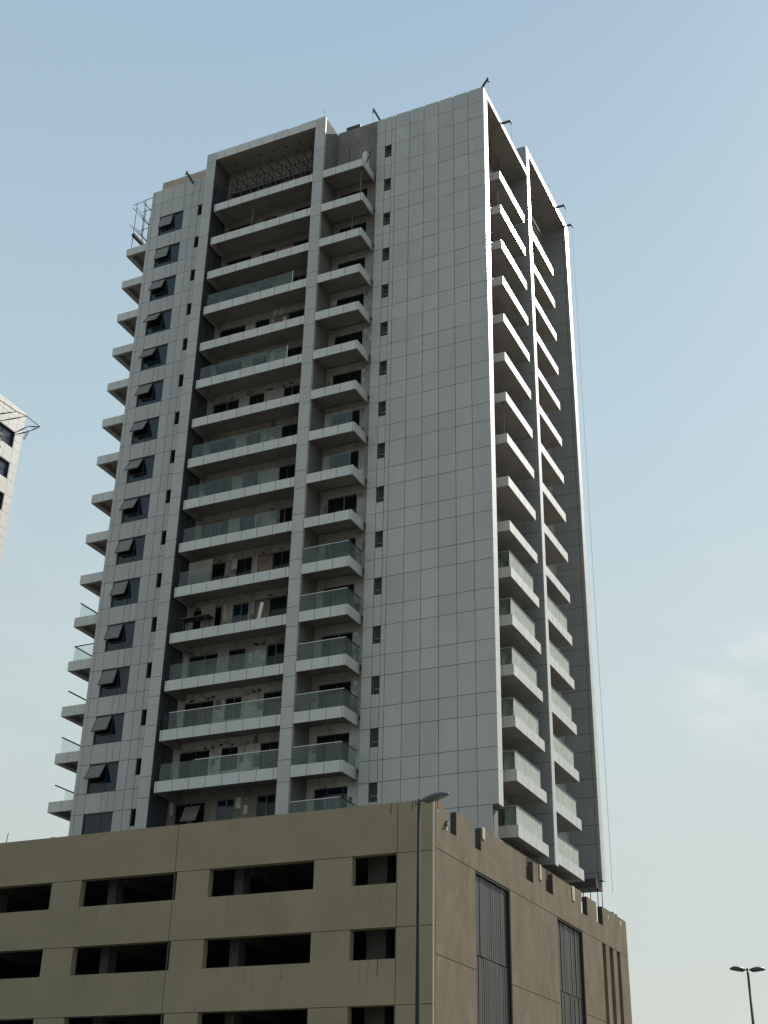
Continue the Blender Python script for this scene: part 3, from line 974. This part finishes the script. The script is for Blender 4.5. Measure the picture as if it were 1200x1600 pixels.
# merge: each storey piece runs from a head line to the next head line
for a, b_ in zip(vx, vx[1:]):
    x1, x0 = a - jg, b_ + jg
    podwall(x0, x1, hd[0] + jg, ZT)
    for i in range(5):
        zlo = (hd[i + 1] + jg) if i < 4 else 0.0
        hs = [(max(c[0], x0), min(c[1], x1), si[i], hd[i] - jg) for c in cols if c[1] > x0 + .05 and c[0] < x1 - .05]
        wall_with_holes(x0, x1, YP, YP + .22, zlo, hd[i] - jg, hs).build('wall_panel', PODF, P)
hs = [(c[0], c[1], si[i], hd[i]) for c in cols for i in range(5)]
bk = wall_with_holes(PX0, XP - .6, YP + .225, YP + .40, 0, ZT - .02, hs).build('wall_core', PODF, P)
jl = MB()
for x in vj:
    jl.box(x - .03, x + .03, YP + .02, YP + .224, 0, ZT - .01)
for i in range(5):
    for a, c in zip([PX0] + [q[1] for q in reversed(cols)], [q[0] for q in reversed(cols)] + [XP - .25]):
        if c > a:
            jl.box(a + .03, c - .03, YP + .018, YP + .222, hd[i] - .03, hd[i] + .03)
jl.build('joint_filler', PODJ, P)
# side wall with joint at z 15.5 and 10.84, louvres, slots and notched parapet
notches = [(-9.36, -7.98, 16.57), (-6.05, -4.70, 16.57), (2.07, 3.26, 16.6), (5.40, 6.70, 16.57), (12.10, 13.36, 16.57), (15.35, 16.66, 16.6)]
YE = 22.22
def side_box(b, y0, y1, z0, z1, x0=XP - .3, x1=XP):
    b.box(x0, x1, y0, y1, z0, z1)
ys = [YP + .225] + [q for n in notches for q in n[:2]] + [YE]
par = MB()
for i, (a, c) in enumerate(zip(ys, ys[1:])):
    side_box(par, a, c, 15.5 + jg, 16.58 if i % 2 else ZT + .06)
par.build('parapet', PODS, P)
nl = MB()  # thin dark sheet added over the far jamb of each notch
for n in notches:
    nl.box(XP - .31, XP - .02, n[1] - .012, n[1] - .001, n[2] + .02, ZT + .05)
nl.build('notch_jamb_sheet', NOTCH, P)
louv = [(-5.55, -.62), (7.25, 12.05)]
slots = [(16.2, 16.96), (17.77, 18.63), (19.49, 20.31)]
ysx = [YP + .225, louv[0][0], louv[0][1], louv[1][0], louv[1][1], 16.2]
for a, c in ((YP + .225, louv[0][0]), (louv[0][1], louv[1][0]), (louv[1][1], 16.2)):
    for z0, z1 in ((10.84 + jg, 15.5 - jg), (0, 10.84 - jg)):
        MB().box(XP - .3, XP, a + jg * (a > YP + 1), c - jg * (c < 16), z0, z1).build('wall_panel', PODS, P)
sb = MB()
for a, c in ((16.2, 16.2), (16.96, 17.77), (18.63, 19.49), (20.31, YE)):
    if c > a:
        sb.box(XP - .3, XP, a, c, 0, 15.5 - jg)
sb.build('wall_pier', PODS, P)
bx('slot_backing', XP - .55, XP - .31, 16.0, YE, 0, 15.5, PODF, P)
jl = MB()
jl.box(XP - .3, XP - .02, YP + .24, YE, 15.5 - .03, 15.5 + .03)
for a, c in ((YP + .24, louv[0][0] - .05), (louv[0][1] + .05, louv[1][0] - .05), (louv[1][1] + .05, 16.15)):
    jl.box(XP - .29, XP - .02, a, c, 10.81, 10.87)
jl.build('joint_filler', PODJ, P)
for (a, c) in louv:
    lb = MB().box(XP - .42, XP - .36, a, c, 0, 15.47).build('louvre', LOUVB, P)
    fr_ = MB().box(XP - .36, XP - .02, a, a + .07, 0, 15.47).box(XP - .36, XP - .02, c - .07, c, 0, 15.47).box(XP - .35, XP - .03, a + .07, c - .07, 15.4, 15.469)
    fr_.build('louvre_frame', LOUVB, lb)
    n = int((c - a) / .27)
    st_ = (c - a - .2) / n
    for i in range(n):
        y = a + .1 + i * st_
        dxx = random.uniform(-.02, .02)
        bx('slat', XP - .28 + dxx, XP - .15 + dxx, y + .018, y + st_ - .02, 11.62, 15.36, LOUV, lb, tilt=.12)
        bx('slat', XP - .28 - dxx, XP - .15 - dxx, y + .018, y + st_ - .02, 4.0, 11.58, LOUV, lb, tilt=.12)
MB().box(XP - .045, XP + .006, YP - .006, YP + .035, 0, ZT + .01).build('corner_bead', BEAD, P)
bx('end_wall', PX0, XP - .31, YE - .25, YE, 0, ZT - .3, PODF, P)
bx('end_wall', PX0, PX0 + .25, YP + .41, YE - .26, 0, ZT - .3, PODF, P)
# decks, columns, inner wall
for i in range(5):
    bx('parking_deck', PX0 + .3, XP - .6, YP + .42, YE - .3, 16.0 - 3.3 * i, 16.3 - 3.3 * i, PODIN, P)
bx('inner_wall', PX0 + .3, XP - .6, 6.0, 6.25, 0.02, 15.98, PODIN, P)
for i in range(5):
    z1 = 15.99 - 3.3 * i
    z0 = max(0.02, 13.01 - 3.3 * i)
    for x in (4.95, -2.45, -10.11, -17.77, -25.43, -33.1):
        bx('column', x, x + (1.0 if x > 4 else .5), YP + 1.9, YP + 2.6, z0, z1, PODCOL, P)
        bx('ceiling_beam', x + .1, x + .6, YP + 2.65, 5.9, z1 - .45, z1 - .005, PODIN, P)
# drip stains, small repairs
d = MB()
for x, h_ in ((6.95, .55), (8.05, .45), (8.2, .3), (-9.4, .12)):
    d.box(x, x + .05, YP - .003, YP, ZT - h_, ZT - .01)
d.build('drip_stain', STAIN, P)
FADE = M('faint_run_off', (.235, .203, .137), rough=.95, noise=.1, nscale=2, stretch=(1, 1, .2))
for c in cols[:3]:
    for i in range(2):
        d = MB()
        for q in range(5):
            x = random.uniform(c[0] + .3, c[1] - .4)
            x = min(max(x, c[0] + .05), c[1] - .15)
            d.box(x, x + random.uniform(.02, .07), YP - .002, YP, si[i] - random.uniform(.25, 1.1), si[i] - .004)
        o = d.build('run_off_stain', FADE, P); o['kind'] = 'stuff'
d = MB()
d.box(XP, XP + .004, 20.75, 21.05, 17.3, 17.6).box(XP, XP + .004, 17.9, 18.05, 17.2, 17.45)
d.build('filler_patch', BEAD, P)

def board(label, y, w, z0, z1):
    o = MB().box(XP + .012, XP + .045, y, y + w, z0, z1).build('timber_board', TIMBER)
    o['label'] = label; o['category'] = 'board'; o['group'] = 'pale boards on the notched parapet'
    o.rotation_euler = (R(random.uniform(-2, 2)), 0, 0)
board('pale narrow board on the short parapet piece between the two middle notches', 4.3, .3, 17.0, 17.82)
board('wide pale board on the parapet just before the gap that shows the sky', 10.3, .45, 16.98, 17.82)
board('short pale board beside the second parapet notch from the street lamp', -4.56, .34, 17.25, 17.84)

fl = empty('floodlight', (XP - .1, -9.2, 16.57), 'small white and black floodlight on the first parapet notch from the corner', 'floodlight')
bx('bracket', XP - .12, XP + .02, -9.25, -9.15, 16.57, 16.75, WHITEP, fl)
b = MB()
b.tube((XP - .2, -9.2, 16.95), (XP + .1, -9.28, 16.88), .13, 10)
b.build('lamp_body', BLACKST, fl)
b = MB().tube((XP + .1, -9.28, 16.88), (XP + .13, -9.287, 16.872), .11, 10)
b.build('lens', WHITEP, fl)
tb('support', (XP - .05, -9.2, 16.75), (XP - .05, -9.23, 16.86), .035, WHITEP, fl)

rod = empty('antenna_rod', (-15.9, -10.6, ZT - .02), 'thin rod standing on the car park parapet at the left edge', 'rod')
tb('mast', (-15.9, -10.6, ZT - .02), (-15.86, -10.6, ZT + .55), .02, BLACKST, rod)
bx('foot', -15.97, -15.83, -10.66, -10.54, ZT - .01, ZT + .03, BLACKST, rod)
for x, w_, h_, lab in ((-12.9, .35, .07, 'small dark lump of debris on the parapet, left of the pair'), (-9.6, .4, .1, 'dark lump of debris on the parapet just left of the tower corner')):
    t = MB()
    t.add([(x, -10.75, ZT - .01), (x + w_, -10.72, ZT - .01), (x + w_ * .9, -10.45, ZT - .01), (x + .05, -10.5, ZT - .01),
           (x + .06, -10.7, ZT + h_ * .6), (x + w_ * .7, -10.66, ZT + h_), (x + w_ * .6, -10.5, ZT + h_ * .8), (x + .1, -10.54, ZT + h_)],
          [(3, 2, 1, 0), (4, 5, 6, 7), (0, 1, 5, 4), (1, 2, 6, 5), (2, 3, 7, 6), (3, 0, 4, 7)])
    o = t.build('debris_lump', BLACKST)
    o['label'] = lab; o['category'] = 'debris'
t = MB().box(XP - .25, XP - .05, 19.3, 19.6, ZT + .06, ZT + .2).box(XP - .22, XP - .02, 20.0, 20.25, ZT + .06, ZT + .17).box(XP - .2, XP - .1, 19.6, 20.0, ZT + .06, ZT + .1)
o = t.build('debris_lump', BLACKST)
o['label'] = 'dark scraps of debris on the far right end of the notched parapet'; o['category'] = 'debris'

# ------------------------------------------------------------------ street lamps
def lamp_head(parent, base, d, L_, w_, hu, hd_, mat, lensmat, tilt):
    """cobra head lofted along d"""
    d = Vector(d).normalized()
    d = (d + Vector((0, 0, math.tan(tilt)))).normalized()
    s_ = Vector((-d.y, d.x, 0)).normalized()
    u_ = s_.cross(d)
    if u_.z < 0:
        u_ = -u_
    prof = [(0, .10, .25, .30), (.06, .30, .42, .62), (.16, .62, .64, 1.0), (.32, .86, .86, 1.0), (.5, 1.0, 1.0, .62), (.68, .95, .96, .45), (.84, .72, .72, .32), (.95, .4, .36, .2), (1.0, .1, .05, .05)]
    n = 14
    b = MB(); lens = MB()
    vs = []
    for q, fw, fu, fd in prof:
        c = Vector(base) + d * L_ * q
        for i in range(n):
            a = 2 * math.pi * i / n
            x = math.cos(a) * w_ * fw
            z = math.sin(a)
            z = z * hu * fu if z > 0 else z * hd_ * fd
            vs.append(c + s_ * x + u_ * z)
    fs = []
    for k in range(len(prof) - 1):
        for i in range(n):
            fs.append((k * n + i, k * n + (i + 1) % n, (k + 1) * n + (i + 1) % n, (k + 1) * n + i))
    fs += [tuple(range(n - 1, -1, -1)), tuple(range((len(prof) - 1) * n, len(prof) * n))]
    b.add(vs, fs)
    h = b.build('lamp_head', mat, parent, smooth=True, org=base)
    # lens under the outer half
    vs = []
    for q, fw in ((.42, .6), (.5, .82), (.66, .8), (.82, .6), (.92, .35)):
        c = Vector(base) + d * L_ * q
        lo = {.42: .9, .5: .74, .66: .56, .82: .44, .92: .3}[q]
        for x, z in ((-1, -.35), (-.55, -1.02), (.55, -1.02), (1, -.35)):
            vs.append(c + s_ * x * w_ * fw * .95 + u_ * z * hd_ * lo)
    fs = []
    for k in range(4):
        for i in range(3):
            fs.append((k * 4 + i, k * 4 + i + 1, k * 4 + 5 + i, k * 4 + 4 + i))
    lens.add(vs, fs)
    lens.build('lens', lensmat, h, smooth=True, org=base)
    return h
LX, LY, LZ = 16.52, -29.4, 12.18
lp = empty('street_lamp', (LX, LY, 0), 'single-arm grey street lamp with a cobra head in front of the car park corner', 'street lamp')
MB().tube((LX, LY, .0), (LX, LY, LZ + .06), .078, 14, r2=.043).build('pole', POLE, lp, smooth=True)
MB().tube((LX, LY, LZ - .11), (LX, LY, LZ - .05), .075, 14).build('collar', POLED, lp)
MB().tube((LX, LY, 0), (LX, LY, .5), .13, 14).box(LX - .2, LX + .2, LY - .2, LY + .2, 0, .03).build('base_plate', POLE, lp)
tb('arm', (LX, LY, LZ), (LX + .2, LY, LZ + .02), .03, POLED, lp, n=10)
lamp_head(lp, (LX + .1, LY, LZ + .02), (1, .12, 0), .90, .19, .12, .13, LHEAD, LLENS, R(9))
tb('loose_wire', (LX + .62, LY, LZ + .04), (LX + .64, LY, LZ - .32), .012, CABLE, lp, n=5)
MB().tube((LX + .64, LY, LZ - .32), (LX + .65, LY, LZ - .42), .03, 8).build('connector', WHITEP, lp)

LX, LY, LZ = 20.70, .13, 11.15
lp = empty('street_lamp', (LX, LY, 0), 'twin-arm dark street lamp alone against the sky at the lower right', 'street lamp')
MB().tube((LX, LY, 0), (LX, LY, LZ + .08), .11, 12, r2=.055).build('pole', POLED, lp, smooth=True)
MB().tube((LX, LY, 0), (LX, LY, .5), .15, 12).box(LX - .22, LX + .22, LY - .22, LY + .22, 0, .03).build('base_plate', POLED, lp)
dv = RR
tb('arm', Vector((LX, LY, LZ)) - Vector((dv.x, dv.y, 0)) * .15, Vector((LX, LY, LZ)) + Vector((dv.x, dv.y, 0)) * .15, .03, POLED, lp, n=8)
for sgn in (-1, 1):
    lamp_head(lp, Vector((LX, LY, LZ)) + Vector((dv.x, dv.y, 0)) * sgn * .1, Vector((dv.x, dv.y, 0)) * sgn, .76, .19, .15, .10, POLED, POLED, R(1.5))

# ------------------------------------------------------------------ neighbouring block at the left edge
NX = -44.65
N = empty('neighbour_block', (-55, 5, 0), 'pale panelled block with black-framed windows cut off by the left edge', 'building')
NY0, NY1, NZ = -14.0, 15.72, 67.1
body = MB().box(-66, NX - .62, NY0, NY1 - .01, 0, NZ - .9)
body.build('body', NBJ, N)
bayw = 4.5
wins = []
for k in range(20):
    for j in range(6):
        y1 = 14.72 - j * bayw
        wins.append((y1 - 3.0, y1, 62.69 - 3.3 * k, 64.44 - 3.3 * k))
wins = [w for w in wins if w[2] > .5]
b = wall_with_holes(NY0, NY1 - .05, -.55, -.05, 0, NZ - .05, wins)
for v in b.v:
    v.x, v.y = NX + v.y, v.x
b.f = [tuple(reversed(f)) for f in b.f]
nwall = b.build('facade_wall', NBJ, N)
rest = MB()
yc = [15.72, 14.72, 13.6, 12.6, 11.72, 10.22]
zrows = []
for k in range(-1, 20):
    h0 = 64.44 - 3.3 * k
    zrows += [(h0 - .875, h0, True), (h0 - 1.75, h0 - .875, True), (h0 - 3.3, h0 - 1.75, False)]
zrows = [(65.99, 67.1, False), (64.44, 65.99, False)] + [z for z in zrows if z[1] < 64.5 and z[0] > 0]
for (z0, z1, iswin) in zrows:
    for j in range(6):
        o_ = j * bayw
        for i in range(5):
            y1, y0 = yc[i] - o_, yc[i + 1] - o_
            if i == 4:
                y0 = 11.72 - o_ - .75
                if y0 < NY0: continue
            if j and i == 0:
                y1 = 14.72 - o_ + .75
            if iswin and i in (1, 2, 3):
                continue
            if y1 - y0 < .2: continue
            if j == 0 and z0 > 46:
                bx('wall_panel', NX - .045, NX, y0 + .015, y1 - .015, z0 + .015, z1 - .015, NBW, nwall)
            else:
                rest.box(NX - .045, NX, y0 + .015, y1 - .015, z0 + .015, z1 - .015)
o = rest.build('lower_panels', NBW, nwall); o['kind'] = 'stuff'
for j in range(6):
    for k in range(20):
        y0, y1, z0, z1 = 11.72 - j * bayw, 14.72 - j * bayw, 62.69 - 3.3 * k, 64.44 - 3.3 * k
        if z0 < 1 or (j and k > 5):
            continue
        w = MB()
        x0, x1 = NX - .6, NX - .005
        w.box(x0, x1, y0 + .005, y0 + .07, z0 + .005, z1 - .005); w.box(x0, x1, y1 - .07, y1 - .005, z0 + .005, z1 - .005)
        w.box(x0, x1, y0 + .07, y1 - .07, z1 - .07, z1 - .005); w.box(x0, x1 - .1, y0 + .07, y1 - .07, z0 + .005, z0 + .05)
        ym = (y0 + y1) / 2; zm = z0 + .85
        w.box(NX - .34, NX - .26, ym - .04, ym + .04, z0 + .05, z1 - .07)
        w.box(NX - .335, NX - .265, y0 + .07, y1 - .07, zm - .04, zm + .04)
        f = w.build('window', FRAME, N)
        for a, c in ((y0 + .07, ym - .04), (ym + .04, y1 - .07)):
            for e0, e1 in ((z0 + .05, zm - .04), (zm + .04, z1 - .07)):
                bx('pane', NX - .305, NX - .295, a, c, e0, e1, NBG, f, tilt=.3)
br = MB()
OX = NX + 1.2
pts = [(OX, 9.5, 65.35), (OX, 13.15, 65.55), (OX, 14.55, 65.85), (OX, 16.55, 65.80)]
for a, c in zip(pts, pts[1:]):
    br.tube(a, c, .045)
cf = br.build('bracket_frame', STEEL, N)
def strut(p_, q_):
    p_ = Vector(p_); q_ = Vector(q_); m_ = (p_ + q_) / 2
    MB().tube(p_, m_, .03, 6, r2=.075).tube(m_, q_, .075, 6, r2=.03).build('strut', BLACKST, cf)
strut((NX, 11.3, 64.4), pts[1]); strut((NX, 12.3, 64.3), pts[2])
strut((NX, 14.75, 64.45), (NX + .8, 15.35, 65.25)); strut((NX + .8, 15.35, 65.25), pts[3])
strut((NX, 14.9, 64.3), (NX + .9, 15.6, 64.85)); strut((NX + .9, 15.6, 64.85), pts[3])
MB().tube((NX + .9, 15.5, 64.85), (NX + .7, 15.3, 63.8), .04).tube((NX + .9, 15.3, 64.8), (NX + .7, 15.1, 63.7), .03).build('hanger', STEEL, cf)
